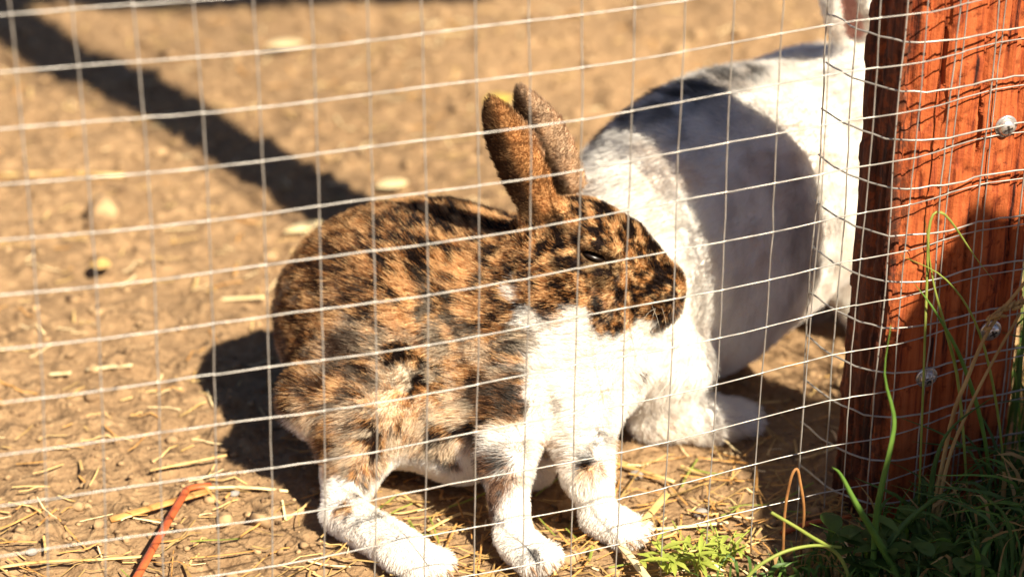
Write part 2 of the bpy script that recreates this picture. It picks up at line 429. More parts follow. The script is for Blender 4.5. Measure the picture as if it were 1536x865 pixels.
def surface(prims, lo, hi, h):
    lo, hi = np.array(lo), np.array(hi); n = np.ceil((hi-lo)/h).astype(int)+1
    ax = [lo[i]+np.arange(n[i])*h for i in range(3)]
    G = np.stack(np.meshgrid(*ax, indexing='ij'), -1).reshape(-1, 3)
    f = np.concatenate([field(prims, g) for g in np.array_split(G, 12)]).reshape(n)
    s = f < 0
    m_ = n-1; acc = np.zeros((*m_, 3)); cnt = np.zeros(m_)
    sl3 = lambda o: tuple(slice(o[i], o[i]+m_[i]) for i in range(3))
    cs = [(a, b_, c) for a in (0, 1) for b_ in (0, 1) for c in (0, 1)]
    for o in cs:
        for axi in range(3):
            if o[axi]: continue
            o2 = list(o); o2[axi] = 1
            fa, fb = f[sl3(o)], f[sl3(o2)]
            x = (fa < 0) != (fb < 0)
            t = np.where(x, fa/np.where(x, fa-fb, 1), 0)
            pos = np.zeros((*m_, 3)); pos[...] = o; pos[..., axi] = t
            acc += pos*x[..., None]; cnt += x
    act = cnt > 0; vi = -np.ones(m_, int); vi[act] = np.arange(act.sum())
    cell = np.argwhere(act); V = lo+(cell+acc[act]/cnt[act][:, None])*h
    Fs = []
    for axi in range(3):
        b1, b2 = (axi+1) % 3, (axi+2) % 3
        i0 = [slice(None)]*3; i1 = [slice(None)]*3
        i0[axi] = slice(0, -1); i1[axi] = slice(1, None)
        x = s[tuple(i0)] != s[tuple(i1)]
        E_ = np.argwhere(x)
        E_ = E_[(E_[:, b1] > 0) & (E_[:, b2] > 0) & (E_[:, b1] < m_[b1]) & (E_[:, b2] < m_[b2])]
        inside = s[E_[:, 0], E_[:, 1], E_[:, 2]]
        def cid(d1, d2):
            e = E_.copy(); e[:, b1] -= d1; e[:, b2] -= d2; return vi[e[:, 0], e[:, 1], e[:, 2]]
        qd = np.stack([cid(1, 1), cid(0, 1), cid(0, 0), cid(1, 0)], 1)
        qd[~inside] = qd[~inside][:, ::-1]
        Fs.append(qd)
    return V, np.vstack(Fs)
def axes(fwd, up=(0, 0, 1)):
    f = unit(fwd); l = unit(np.cross(up, f)); return [f, l, np.cross(f, l)]

def fur_material(name):
    mt = bpy.data.materials.new(name); mt.use_nodes = True; n = mt.node_tree
    b = n.nodes['Principled BSDF']; b.inputs['Roughness'].default_value = 0.55; b.inputs['Specular IOR Level'].default_value = 0.25
    a = n.nodes.new('ShaderNodeAttribute'); a.attribute_name = 'coat'
    n.links.new(a.outputs['Color'], b.inputs['Base Color'])
    t = n.nodes.new('ShaderNodeBsdfTranslucent'); n.links.new(a.outputs['Color'], t.inputs[0])
    mx = node(n, 'ShaderNodeMixShader', Fac=0.4)
    n.links.new(b.outputs[0], mx.inputs[1]); n.links.new(t.outputs[0], mx.inputs[2]); n.links.new(mx.outputs[0], n.nodes['Material Output'].inputs[0])
    return mt
def skin_material(name):
    mt, n, b = new_mat(name, 0.8, 0.1)
    a = n.nodes.new('ShaderNodeAttribute'); a.attribute_name = 'coat'
    n.links.new(a.outputs['Color'], b.inputs['Base Color']); return mt

def rabbit(name, prims, lo, hi, h, coat, length, comb, nhair, label, seed, clump=0.45):
    V, F = surface(prims, lo, hi, h)
    body = mesh_obj(name, V, F, skin_material(name+'_skin'))
    tag(body, label, 'rabbit', 'rabbits in the pen')
    # normals from the field
    e = 0.0008; N = np.stack([field(prims, V+np.eye(3)[i]*e)-field(prims, V-np.eye(3)[i]*e) for i in range(3)], 1)
    N /= np.linalg.norm(N, axis=1)[:, None]+1e-9
    cc = coat(V, N)*0.75
    at_ = body.data.attributes.new('coat', 'FLOAT_COLOR', 'POINT')
    at_.data.foreach_set('color', np.c_[cc, np.ones(len(cc))].astype(np.float32).ravel())
    # strands
    g = np.random.default_rng(seed)
    T = np.vstack([F[:, [0, 1, 2]], F[:, [0, 2, 3]]])
    A_, B_, C_ = V[T[:, 0]], V[T[:, 1]], V[T[:, 2]]
    ar = np.linalg.norm(np.cross(B_-A_, C_-A_), axis=1); cen_ = (A_+B_+C_)/3
    Lc = length(cen_)
    wgt = ar*(0.004/np.maximum(Lc, 0.0025))**0.6*(Lc > 0.0004)
    pick = g.choice(len(T), nhair, p=wgt/wgt.sum())
    r1, r2 = g.random(nhair), g.random(nhair); s1 = np.sqrt(r1); w0, w1_, w2_ = 1-s1, s1*(1-r2), s1*r2
    P = w0[:, None]*A_[pick]+w1_[:, None]*B_[pick]+w2_[:, None]*C_[pick]
    n_ = w0[:, None]*N[T[pick, 0]]+w1_[:, None]*N[T[pick, 1]]+w2_[:, None]*N[T[pick, 2]]
    n_ /= np.linalg.norm(n_, axis=1)[:, None]+1e-9
    cmb = comb(P); cmb = cmb-n_*np.sum(cmb*n_, 1)[:, None]
    tuft = np.stack([fbm(P*170, 2, seed+i*7) for i in range(3)], 1)-0.5
    tuft2 = np.stack([fbm(P*60, 2, seed+40+i*7) for i in range(3)], 1)-0.5
    soft = np.clip(length(P)/0.0045-0.45, 0.06, 1)[:, None]*clump
    dv = n_*0.75+cmb*0.55+tuft*1.7*soft+tuft2*1.0*soft+g.normal(0, 0.10, P.shape)
    out = np.sum(dv*n_, 1); dv += n_*np.maximum(0.25-out, 0)[:, None]
    dv /= np.linalg.norm(dv, axis=1)[:, None]
    L = length(P)*(0.75+0.45*g.random(nhair))*(0.8+0.5*fbm(P*140, 2, seed+90))
    k = 5; tt = np.linspace(0, 1, k)
    droop = cmb*0.5-n_*0.10
    pos = P[:, None]-n_[:, None]*0.0006+dv[:, None]*(L[:, None]*tt)[:, :, None]+droop[:, None]*(L[:, None]*tt**2*0.55)[:, :, None]
    hc = bpy.data.hair_curves.new('fur')
    hc.add_curves([k]*nhair)
    hc.attributes['position'].data.foreach_set('vector', pos.astype(np.float32).ravel())
    rad = hc.attributes.get('radius') or hc.attributes.new('radius', 'FLOAT', 'POINT')
    rr = 0.000105*np.array([1, 0.95, 0.8, 0.6, 0.25])
    rad.data.foreach_set('value', np.tile(rr, nhair).astype(np.float32))
    cl = coat(P+cmb*(g.uniform(-1, 1, nhair)*0.0010)[:, None]+g.normal(0, 0.0005, P.shape), n_)
    lum = cl.mean(1); cl = cl*(1+(g.random(nhair)-0.5)*np.where(lum > 0.6, 0.12, 0.45))[:, None]
    ca = hc.attributes.new('coat', 'FLOAT_COLOR', 'CURVE')
    ca.data.foreach_set('color', np.c_[np.clip(cl, 0, 0.93), np.ones(nhair)].astype(np.float32).ravel())
    fo = bpy.data.objects.new('fur', hc); COL.objects.link(fo); fo.parent = body
    hc.materials.append(fur_material(name+'_fur'))
    return body

# ---- front rabbit: sits three-quarters to the fence, head turned to its left
F1 = axes((0.50, -0.86, 0))
HD = unit((0.86, -0.40, -0.34)); HA = axes(HD)
hc0 = at(868, 372, 0.132)
neck0 = at(795, 440, 0.098)
earN0, earN1 = at(808, 315, 0.157), at(734, 146, 0.221)
earF0, earF1 = at(856, 285, 0.154), at(778, 130, 0.2195)
IML = -_r                                       # towards the left of the view
TOC = unit((-FWD[0], -FWD[1], 0))
EYE = hc0+HD*0.006-HA[1]*0.0228+HA[2]*0.0085
prims1 = [
    ('e', at(588, 488, 0.070), (0.066, 0.056, 0.062), F1, 0.02),
    ('e', at(690, 455, 0.078), (0.057, 0.048, 0.052), F1, 0.03),
    ('e', at(545, 580, 0.052), (0.043, 0.031, 0.043), axes((0.45, -0.8, -0.35)), 0.010),
    ('e', at(790, 500, 0.076), (0.042, 0.042, 0.042), F1, 0.03),
    ('e', at(865, 535, 0.070), (0.034, 0.038, 0.038), F1, 0.025),
    ('e', at(905, 505, 0.080), (0.027, 0.030, 0.028), F1, 0.02),
    ('c', neck0, at(850, 410, 0.120), 0.034, 0.027, 0.025),
    ('e', hc0, (0.033, 0.0235, 0.0265), HA, 0.014),
    ('e', at(885, 420, 0.116), (0.027, 0.021, 0.020), HA, 0.012),
    ('e', at(838, 420, 0.121), (0.020, 0.016, 0.021), HA, 0.004),
    ('c', at(930, 395, 0.121), at(990, 432, 0.111), 0.0205, 0.0135, 0.012),
    ('e', at(975, 450, 0.104), (0.015, 0.014, 0.0115), HA, 0.008),
    ('e', EYE+HA[2]*0.0075, (0.013, 0.006, 0.004), HA, 0.006),          # brow
    ('e', EYE-HA[2]*0.007, (0.013, 0.006, 0.004), HA, 0.006),           # lower lid
    ('r', earN0, earN1, -TOC-IML*0.05, 0.0138, 0.0030, 0.62, -0.2, 0.009),
    ('r', earF0, earF1, -TOC-IML*0.05, 0.0128, 0.0030, 0.62, -0.2, 0.009),
    # forelegs
    ('c', at(775, 590, 0.062), at(757, 690, 0.042), 0.022, 0.0115, 0.016),
    ('c', at(757, 690, 0.042), at(768, 790, 0.014), 0.0105, 0.0088, 0.008),
    ('e', at(786, 822, 0.0095), (0.018, 0.0105, 0.0080), axes((0.25, -0.95, 0)), 0.006),
    ('c', at(870, 610, 0.055), at(880, 710, 0.032), 0.019, 0.0108, 0.016),
    ('c', at(880, 710, 0.032), at(897, 765, 0.013), 0.0098, 0.0086, 0.008),
    ('e', at(918, 786, 0.0095), (0.017, 0.0105, 0.0080), axes((0.45, -0.85, 0)), 0.006),
    # hind leg and long hind foot
    ('c', at(545, 630, 0.045), at(518, 745, 0.014), 0.025, 0.0115, 0.014),
    ('c', at(512, 770, 0.0125), at(600, 824, 0.0115), 0.0100, 0.0105, 0.008),
    ('e', at(622, 838, 0.0095), (0.016, 0.0115, 0.0080), axes((0.46, -0.89, 0)), 0.006),
    ('c', at(690, 640, 0.035), at(640, 600, 0.040), 0.030, 0.032, 0.02),
    # far hind foot, mostly hidden under the belly
    ('c', at(760, 690, 0.012), at(800, 700, 0.011), 0.0115, 0.0115, 0.008),
    ('e', at(470, 600, 0.055), (0.018, 0.016, 0.016), F1, 0.012),       # tail root
]
def toes(px, py, z, fwd, spread, reach):
    a = axes(fwd); c = at(px, py, z); return [('e', c+a[0]*(reach-abs(s)*0.0022)+a[1]*s*spread, (0.0072, 0.0036, 0.0055), a, 0.0022) for s in (-1.5, -0.5, 0.5, 1.5)]
prims1 += toes(786, 822, 0.0075, (0.25, -0.95, 0), 0.0056, 0.0155)
prims1 += toes(918, 786, 0.0075, (0.45, -0.85, 0), 0.0056, 0.0150)
prims1 += toes(622, 838, 0.0075, (0.46, -0.89, 0), 0.0060, 0.0145)
prims1.append(('c', at(1013, 449, 0.1108), at(968, 461, 0.1128), 0.0014, 0.0012, -0.002))          # mouth
prims1.append(('e', EYE-HA[1]*0.003, (0.0075, 0.006, 0.0026), HA, -0.002))   # the narrowed eye

def ball(p, c, r, soft=0.3):
    return 1-sstep(r*(1-soft), r*(1+soft), np.linalg.norm(p-c, axis=1))
WHITE = np.array([0.90, 0.86, 0.79]); CREAM = np.array([0.82, 0.67, 0.48])
TAN = np.array([0.40, 0.168, 0.048]); GOLD = np.array([0.78, 0.50, 0.235]); DK = np.array([0.014, 0.007, 0.005]); MID = np.array([0.20, 0.085, 0.030])
def coat1(p, nrm):
    wob = (np.stack([fbm(p*75, 3, 201+i) for i in range(3)], 1)-0.5)
    q = p+wob*0.034
    pw = p+(np.stack([fbm(p*95, 3, 221+i) for i in range(3)], 1)-0.5)*0.020
    h = fbm(pw*np.array([185, 185, 100.0]), 4, 5, 0.70)
    h2 = fbm(p*420, 2, 9)
    big = fbm(p*38, 2, 77)-0.5
    hh = h+0.22*(h2-0.5)+0.22*big
    t = sstep(0.488, 0.528, hh); t2 = sstep(0.540, 0.600, hh)
    c = mix(DK, TAN, t[:, None]); c = mix(c, GOLD, (0.85*t2)[:, None])
    c = mix(c, CREAM, (0.4*sstep(0.57, 0.66, fbm(pw*np.array([150, 150, 90.0]), 3, 19))*sstep(0.115, 0.085, p[:, 2]))[:, None])
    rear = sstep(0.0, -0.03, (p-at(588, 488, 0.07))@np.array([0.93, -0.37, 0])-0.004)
    c = mix(c, MID*0.8, (0.25*rear)[:, None])  # browner rump, with the shaded left edge put into the coat
    # paler, creamier brindling low on the flank and shoulder
    low = np.maximum(ball(q, at(640, 590, 0.05), 0.045, 0.6), ball(q, at(740, 600, 0.06), 0.035, 0.5))
    low = np.maximum(low, ball(q, at(570, 650, 0.04), 0.030, 0.6)); low = np.maximum(low, ball(q, at(690, 610, 0.055), 0.036, 0.5))
    c = mix(c, CREAM, (low*0.8*sstep(0.43, 0.55, fbm(pw*110, 3, 15)))[:, None])
    wm = np.zeros(len(p))
    for cx, cy, z, r in ((880, 520, 0.085, 0.034), (915, 545, 0.07, 0.034), (850, 560, 0.075, 0.024), (940, 490, 0.085, 0.026), (870, 610, 0.055, 0.024), (820, 500, 0.09, 0.016), (800, 460, 0.105, 0.012), (780, 650, 0.060, 0.018), (755, 655, 0.056, 0.014), (825, 640, 0.058, 0.020)):
        wm = np.maximum(wm, ball(q, at(cx, cy, z)-TOC*(-0.008), r, 0.22))
    headmask = (q-hc0)@HA[2]+0.15*((q-hc0)@HD)
    onhead = ball(p, hc0+HD*0.012, 0.052, 0.1)*sstep(-0.024, -0.019, headmask)
    wm = wm*(1-onhead)
    # white legs
    wm = np.maximum(wm, sstep(0.046, 0.036, q[:, 2])*(p[:, 1] < 0.105)*(p[:, 0] > 0.03))
    wm = np.maximum(wm, sstep(0.030, 0.022, q[:, 2]))
    wm = np.maximum(wm, 0.9*sstep(-0.1, -0.6, nrm[:, 2])*(p[:, 2] < 0.06))
    c = mix(c, WHITE, wm[:, None])
    # brown patches on shoulder, outer foreleg and toes
    for cx, cy, z, r in ((765, 585, 0.07, 0.016), (810, 590, 0.062, 0.012), (732, 700, 0.043, 0.013), (730, 755, 0.026, 0.010), (785, 838, 0.012, 0.006), (962, 560, 0.072, 0.006)):
        c = mix(c, mix(DK, MID, t[:, None]), (0.9*ball(q, at(cx, cy, z), r, 0.35))[:, None])
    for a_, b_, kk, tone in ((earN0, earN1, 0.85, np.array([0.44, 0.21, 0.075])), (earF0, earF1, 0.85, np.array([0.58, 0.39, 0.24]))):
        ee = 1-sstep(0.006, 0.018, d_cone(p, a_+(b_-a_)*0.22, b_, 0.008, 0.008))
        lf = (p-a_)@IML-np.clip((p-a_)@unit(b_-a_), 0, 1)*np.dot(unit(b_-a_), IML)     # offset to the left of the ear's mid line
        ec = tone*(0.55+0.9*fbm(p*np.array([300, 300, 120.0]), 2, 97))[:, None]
        ec = mix(ec, np.array([0.055, 0.028, 0.015]), (sstep(-0.003, 0.003, lf)*0.95)[:, None])  # left half darkened: the ear's shaded side painted into the coat
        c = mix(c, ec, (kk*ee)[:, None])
    for cx, cy, z, r in ((1008, 451, 0.1105, 0.0032), (996, 454, 0.1115, 0.0030), (984, 458, 0.112, 0.0028), (970, 461, 0.1125, 0.0026), (1014, 438, 0.111, 0.0026)):
        c = mix(c, DK, (0.92*ball(p, at(cx, cy, z), r*1.5, 0.4))[:, None])
    # darker round the eye, grey cheek rings
    c = mix(c, DK, (0.85*ball(p+wob*0.012, EYE+HD*0.002-HA[2]*0.002, 0.0115, 0.4)*sstep(0.25, 0.5, 1.05-h))[:, None])
    c = mix(c, np.array([0.42, 0.36, 0.30]), (0.25*ball(q, EYE-HA[2]*0.016+HD*0.012, 0.011, 0.5)*sstep(0.4, 0.6, h2))[:, None])
    c = mix(c, DK, (0.8*ball(q, EYE-HD*0.018+HA[2]*0.002, 0.009, 0.5))[:, None])
    return c
def len1(p):
    L = np.full(len(p), 0.0056)
    hd = ball(p, hc0+HD*0.014, 0.052, 0.25); L = mix(L, 0.0034, hd)
    for a, b_ in ((earN0, earN1), (earF0, earF1)):
        L = mix(L, 0.0024, 1-sstep(0.008, 0.02, d_cone(p, a+(b_-a)*0.12, b_, 0.008, 0.008)))
    L = mix(L, 0.0030, sstep(0.05, 0.025, p[:, 2])*((p[:, 1] < 0.13) | (p[:, 2] < 0.03)))
    L = mix(L, 0.0014, ball(p, EYE, 0.0125, 0.3))
    L = np.where(d_ell(p, EYE, (0.0085, 0.008, 0.0036), HA) < 0, 0.0, L)
    nose_t = hc0*0+at(1020, 440, 0.108)
    L = mix(L, 0.0015, ball(p, nose_t, 0.008, 0.4))
    return L
def comb1(p):
    back = np.array([-0.50, 0.86, -0.15]); v = np.tile(back, (len(p), 1))
    v[:, 2] -= 0.8*sstep(0.09, 0.03, p[:, 2])
    hd = ball(p, hc0+HD*0.014, 0.055, 0.2)[:, None]
    v = v*(1-hd)+hd*(-HD)
    for a, b_ in ((earN0, earN1), (earF0, earF1)):
        e = (1-sstep(0.008, 0.02, d_cone(p, a, b_, 0.008, 0.008)))[:, None]
        v = v*(1-e)+e*unit(b_-a)
    legs = (sstep(0.05, 0.03, p[:, 2])*(p[:, 1] < 0.11))[:, None]
    v = v*(1-legs)+legs*np.array([0.1, -0.25, -0.9])
    return v
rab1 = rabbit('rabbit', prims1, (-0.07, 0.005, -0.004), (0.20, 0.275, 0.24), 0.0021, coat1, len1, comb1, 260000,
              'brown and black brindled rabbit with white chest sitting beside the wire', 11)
def blob(name, c, r, ax, mat, parent, nu=20, nv=12):
    V = [];
    for i in range(nv+1):
        th = math.pi*i/nv
        for j in range(nu):
            ph = 2*math.pi*j/nu
            l = np.array([r[0]*math.sin(th)*math.cos(ph), r[1]*math.sin(th)*math.sin(ph), r[2]*math.cos(th)])
            V.append(c+l@np.array(ax))
    F = [(i*nu+j, i*nu+(j+1) % nu, (i+1)*nu+(j+1) % nu, (i+1)*nu+j) for i in range(nv) for j in range(nu)]
    return mesh_obj(name, V, F, mat, parent)
EYEM, n, b = new_mat('dark_eye', 0.3, 0.3); b.inputs['Base Color'].default_value = (0.012, 0.007, 0.005, 1)
NOSEM = noisy('nose_skin', (0.20, 0.09, 0.055), (0.32, 0.15, 0.09), 300, 0.6, 0.2)
CLAW = noisy('claw', (0.16, 0.09, 0.05), (0.35, 0.22, 0.13), 300, 0.4)
WHISK = noisy('whisker', (0.5, 0.42, 0.3), (0.7, 0.6, 0.45), 100, 0.4)
blob('eye', EYE+HA[1]*0.0022, (0.0072, 0.0060, 0.0022), HA, EYEM, rab1)
blob('eye', EYE+HA[1]*0.0434, (0.0072, 0.0060, 0.0022), HA, EYEM, rab1)
nz0 = at(1017, 436, 0.1095)
blob('nose', nz0-HD*0.001, (0.0034, 0.0048, 0.0026), HA, NOSEM, rab1)
def claws(px, py, z, fwd, parent):
    a = axes(fwd); c = at(px, py, z)
    for s in (-1.5, -0.5, 0.5, 1.5):
        p0 = c+a[0]*(0.0195-abs(s)*0.0022)+a[1]*s*0.0056
        pts = [p0, p0+a[0]*0.004-np.array([0, 0, 0.0008]), p0+a[0]*0.0068-np.array([0, 0, 0.0034])]
        V, F = tube(bez(pts, 8), np.linspace(0.0012, 0.0003, len(bez(pts, 8))), 6); mesh_obj('claw', V, F, CLAW, parent)
claws(786, 822, 0.0082, (0.25, -0.95, 0), rab1)
claws(918, 786, 0.0082, (0.45, -0.85, 0), rab1)
claws(622, 838, 0.0082, (0.46, -0.89, 0), rab1)
g = np.random.default_rng(3)
for i in range(4):
    p0 = at(985+g.uniform(-8, 8), 448+g.uniform(-8, 8), 0.109)-HA[1]*0.012
    dv = unit(-HA[1]*1.0+HD*g.uniform(-0.5, 0.4)+HA[2]*g.uniform(-0.5, 0.35)); L = g.uniform(0.03, 0.045)
    pts = bez([p0, p0+dv*L*0.5, p0+dv*L-np.array([0, 0, 0.006])], 10)
    V, F = tube(pts, np.linspace(0.00009, 0.00004, len(pts)), 4); mesh_obj('whisker', V, F, WHISK, rab1)

# ---- second rabbit behind, facing away to the right
F2 = axes((0.93, 0.34, 0.06))
hc2 = at(1322, 150, 0.158); H2 = axes((0.95, 0.15, -0.25))
ear2a, ear2b = at(1290, 70, 0.185), at(1262, -75, 0.255)
ear3a, ear3b = at(1275, 50, 0.185), at(1235, -60, 0.245)
prims2 = [
    ('e', at(1040, 345, 0.092), (0.082, 0.068, 0.078), F2, 0.02),
    ('e', at(1130, 285, 0.104), (0.075, 0.066, 0.070), F2, 0.03),
    ('e', at(1235, 255, 0.100), (0.062, 0.058, 0.062), F2, 0.03),
    ('e', at(1012, 440, 0.070), (0.050, 0.034, 0.045), axes((0.85, -0.1, -0.4)), 0.03),
    ('c', at(1250, 190, 0.128), at(1300, 150, 0.150), 0.044, 0.034, 0.03),
    ('e', hc2, (0.040, 0.027, 0.030), H2, 0.016),
    ('c', hc2+H2[0]*0.02, hc2+H2[0]*0.048, 0.022, 0.014, 0.012),
    ('r', ear2a, ear2b, TOC*0.9+IML*0.3, 0.0150, 0.0036, 0.40, 0.2, 0.010),
    ('r', ear3a, ear3b, TOC*0.5+IML*0.8, 0.0150, 0.0036, 0.40, 0.2, 0.010),
    ('c', at(1005, 545, 0.048), at(985, 618, 0.018), 0.022, 0.0120, 0.012),
    ('c', at(980, 625, 0.0135), at(1060, 628, 0.0130), 0.0120, 0.0125, 0.006),
    ('e', at(1082, 628, 0.0110), (0.019, 0.0130, 0.0095), axes((0.96, -0.28, 0)), 0.006),
    ('c', at(1260, 330, 0.07), at(1320, 500, 0.012), 0.030, 0.013, 0.015),
    ('e', at(1335, 505, 0.010), (0.019, 0.013, 0.009), axes((0.9, -0.2, 0)), 0.006),
    ('e', at(930, 400, 0.085), (0.024, 0.024, 0.026), F2, 0.015),
]
prims2 += toes(1082, 628, 0.0085, (0.96, -0.28, 0), 0.0060, 0.0165)
GREY = np.array([0.20, 0.185, 0.175]); PALE = np.array([0.92, 0.88, 0.81]); FAWN = np.array([0.62, 0.46, 0.33])
def coat2(p, nrm):
    wob = (np.stack([fbm(p*55, 3, 301+i) for i in range(3)], 1)-0.5); q = p+wob*0.05
    c = np.tile(PALE, (len(p), 1))
    c = mix(c, FAWN, (0.35*sstep(0.52, 0.70, fbm(p*55, 3, 61)))[:, None])
    c = mix(c, np.array([0.40, 0.36, 0.33]), (0.25*sstep(0.52, 0.68, fbm(p*np.array([150, 150, 34.0]), 3, 81)))[:, None])
    c = mix(c, FAWN*0.9, (0.6*ball(q, at(950, 270, 0.12), 0.03, 0.5)*sstep(0.48, 0.62, fbm(p*120, 3, 83)))[:, None])
    brush = sstep(0.36, 0.54, fbm(p*np.array([150, 90, 60.0]), 3, 67, 0.65))
    cap = np.maximum(ball(q, at(975, 176, 0.155), 0.042, 0.45), ball(q, at(1070, 140, 0.162), 0.033, 0.5))
    c = mix(c, GREY*0.35, (0.95*cap*(0.2+0.8*brush))[:, None])
    edge = np.maximum(ball(q, at(1180, 270, 0.135), 0.020, 0.5), ball(q, at(1192, 370, 0.10), 0.020, 0.5))
    c = mix(c, np.array([0.22, 0.17, 0.14]), (0.35*edge*brush)[:, None])
    c = mix(c, GREY*1.8, (0.25*ball(p, at(1213, 55, 0.16), 0.009, 0.4))[:, None])
    ein = (d_cone(p, ear2a+(ear2b-ear2a)*0.25, ear2b, 0.0085, 0.0075) < 0)*((nrm@TOC) > 0.25)
    c = mix(c, np.array([0.62, 0.30, 0.24]), (0.85*ein)[:, None])
    return c
def len2(p):
    L = np.full(len(p), 0.0068)
    L = mix(L, 0.0050, ball(p, hc2, 0.055, 0.25))
    for a, b_ in ((ear2a, ear2b), (ear3a, ear3b)):
        L = mix(L, 0.0020, 1-sstep(0.008, 0.02, d_cone(p, a, b_, 0.010, 0.010)))
    return mix(L, 0.0048, sstep(0.045, 0.028, p[:, 2]))
def comb2(p):
    v = np.tile(np.array([-0.9, -0.3, -0.35]), (len(p), 1)); v[:, 2] -= 0.7*sstep(0.12, 0.04, p[:, 2])
    f = sstep(0.04, 0.025, p[:, 2])[:, None]; return v*(1-f)+f*np.array([0.9, -0.25, -0.3])
rab2 = rabbit('rabbit', prims2, (0.10, 0.10, -0.004), (0.47, 0.44, 0.275), 0.0030, coat2, len2, comb2, 150000,
              'larger white and grey rabbit behind, partly hidden by the red post', 23, 0.22)
blob('eye', hc2+H2[0]*0.012-H2[1]*0.0255+H2[2]*0.006, (0.0072, 0.004, 0.006), H2, EYEM, rab2)
blob('eye', hc2+H2[0]*0.012+H2[1]*0.0255+H2[2]*0.006, (0.0072, 0.004, 0.006), H2, EYEM, rab2)

# ------------------------------------------------------------------ loose stuff on the soil
ICO = None
def ico():
    t = (1+5**0.5)/2
    v = np.array([(-1, t, 0), (1, t, 0), (-1, -t, 0), (1, -t, 0), (0, -1, t), (0, 1, t), (0, -1, -t), (0, 1, -t), (t, 0, -1), (t, 0, 1), (-t, 0, -1), (-t, 0, 1)], float)
    f = np.array([(0, 11, 5), (0, 5, 1), (0, 1, 7), (0, 7, 10), (0, 10, 11), (1, 5, 9), (5, 11, 4), (11, 10, 2), (10, 7, 6), (7, 1, 8), (3, 9, 4), (3, 4, 2), (3, 2, 6), (3, 6, 8), (3, 8, 9), (4, 9, 5), (2, 4, 11), (6, 2, 10), (8, 6, 7), (9, 8, 1)])
    return v/np.linalg.norm(v[0]), f
iv, if_ = ico()
def scatter_xy(n, g, ymax=1.15):
    y = -0.05+(ymax+0.05)*g.random(n)**1.6
    x = -0.26-0.02*y+g.random(n)*(0.80+0.25*y)
    return x, y
g = np.random.default_rng(5)
n_c = 9000; x, y = scatter_xy(n_c, g); z = gh(x, y)
sz = 0.0012*np.exp(g.normal(0, 0.65, n_c)); Vs = []; Fs = []
for i in range(n_c):
    v = iv*(1+g.normal(0, 0.18, (12, 1)))*np.array([1, g.uniform(0.6, 1), g.uniform(0.45, 0.8)])*sz[i]
    a = g.uniform(0, 6.28); ca, sa = math.cos(a), math.sin(a)
    v = np.stack([v[:, 0]*ca-v[:, 1]*sa, v[:, 0]*sa+v[:, 1]*ca, v[:, 2]], 1)
    Vs.append(v+np.array([x[i], y[i], z[i]+sz[i]*0.3])); Fs.append(if_+12*i)
o = mesh_obj('soil_crumbs', np.vstack(Vs), np.vstack(Fs), CRUMB)
tag(o, 'crumbs and clods of dry brown soil', 'soil', kind='stuff')
def straw_heap(name, n, seed, mat, label, lmin, lmax, w, pick=None, lift=0.0012):
    g = np.random.default_rng(seed)
    if pick is None: x, y = scatter_xy(n, g)
    else: x, y = pick(n, g)
    Vs = []; Fs = []
    for i in range(n):
        L = g.uniform(lmin, lmax); a = g.normal(0.25, 0.9); d = np.array([math.cos(a), math.sin(a)]); s = np.array([-d[1], d[0]])
        k = 4; t = np.linspace(-0.5, 0.5, k); bow = g.normal(0, 0.04)
        c = np.array([x[i], y[i]])+np.outer(t*L, d)+np.outer((t*t)*L*bow, s)
        zc = gh(c[:, 0], c[:, 1]); zc = np.maximum(zc, zc.mean())+lift+np.abs(g.normal(0, 0.0012))+t*L*g.normal(0, 0.05)
        ww = w*g.uniform(0.5, 1.3); o = []
        for j in range(k):
            o += [(*(c[j]-s*ww), zc[j]-ww*0.2), (*(c[j]), zc[j]+ww*0.45), (*(c[j]+s*ww), zc[j]-ww*0.2)]
        b0 = 12*i
        for j in range(k-1):
            for q in range(2): Fs.append((b0+j*3+q, b0+j*3+q+1, b0+j*3+q+4, b0+j*3+q+3))
        Vs += o
    ob = mesh_obj(name, np.array(Vs), np.array(Fs), mat)
    return tag(ob, label, 'straw', kind='stuff')
straw_heap('straw_litter', 900, 61, STRAW, 'short bits of yellow straw strewn over the soil', 0.005, 0.022, 0.0006)
straw_heap('pale_straw_litter', 500, 62, STRAW_PALE, 'bleached pale straw bits strewn over the soil', 0.005, 0.025, 0.0006)
straw_heap('dark_straw_litter', 500, 63, STRAW_TAN, 'brown rotting straw bits strewn over the soil', 0.004, 0.020, 0.0007)
def near_pick(n, g): return g.uniform(-0.20, 0.25, n), np.abs(g.normal(0.0, 0.075, n))+0.0
straw_heap('straw_along_the_fence', 200, 64, STRAW_TAN, 'long straw matted along the foot of the fence', 0.010, 0.036, 0.0006, near_pick, 0.002)
straw_heap('dry_grass_along_the_fence', 200, 65, GRASS_DRY, 'dry grass matted along the foot of the fence', 0.010, 0.040, 0.0006, near_pick, 0.002)
straw_heap('green_bits', 40, 66, GRASS_Y, 'green grass clippings strewn near the fence', 0.012, 0.04, 0.0007, near_pick, 0.003)

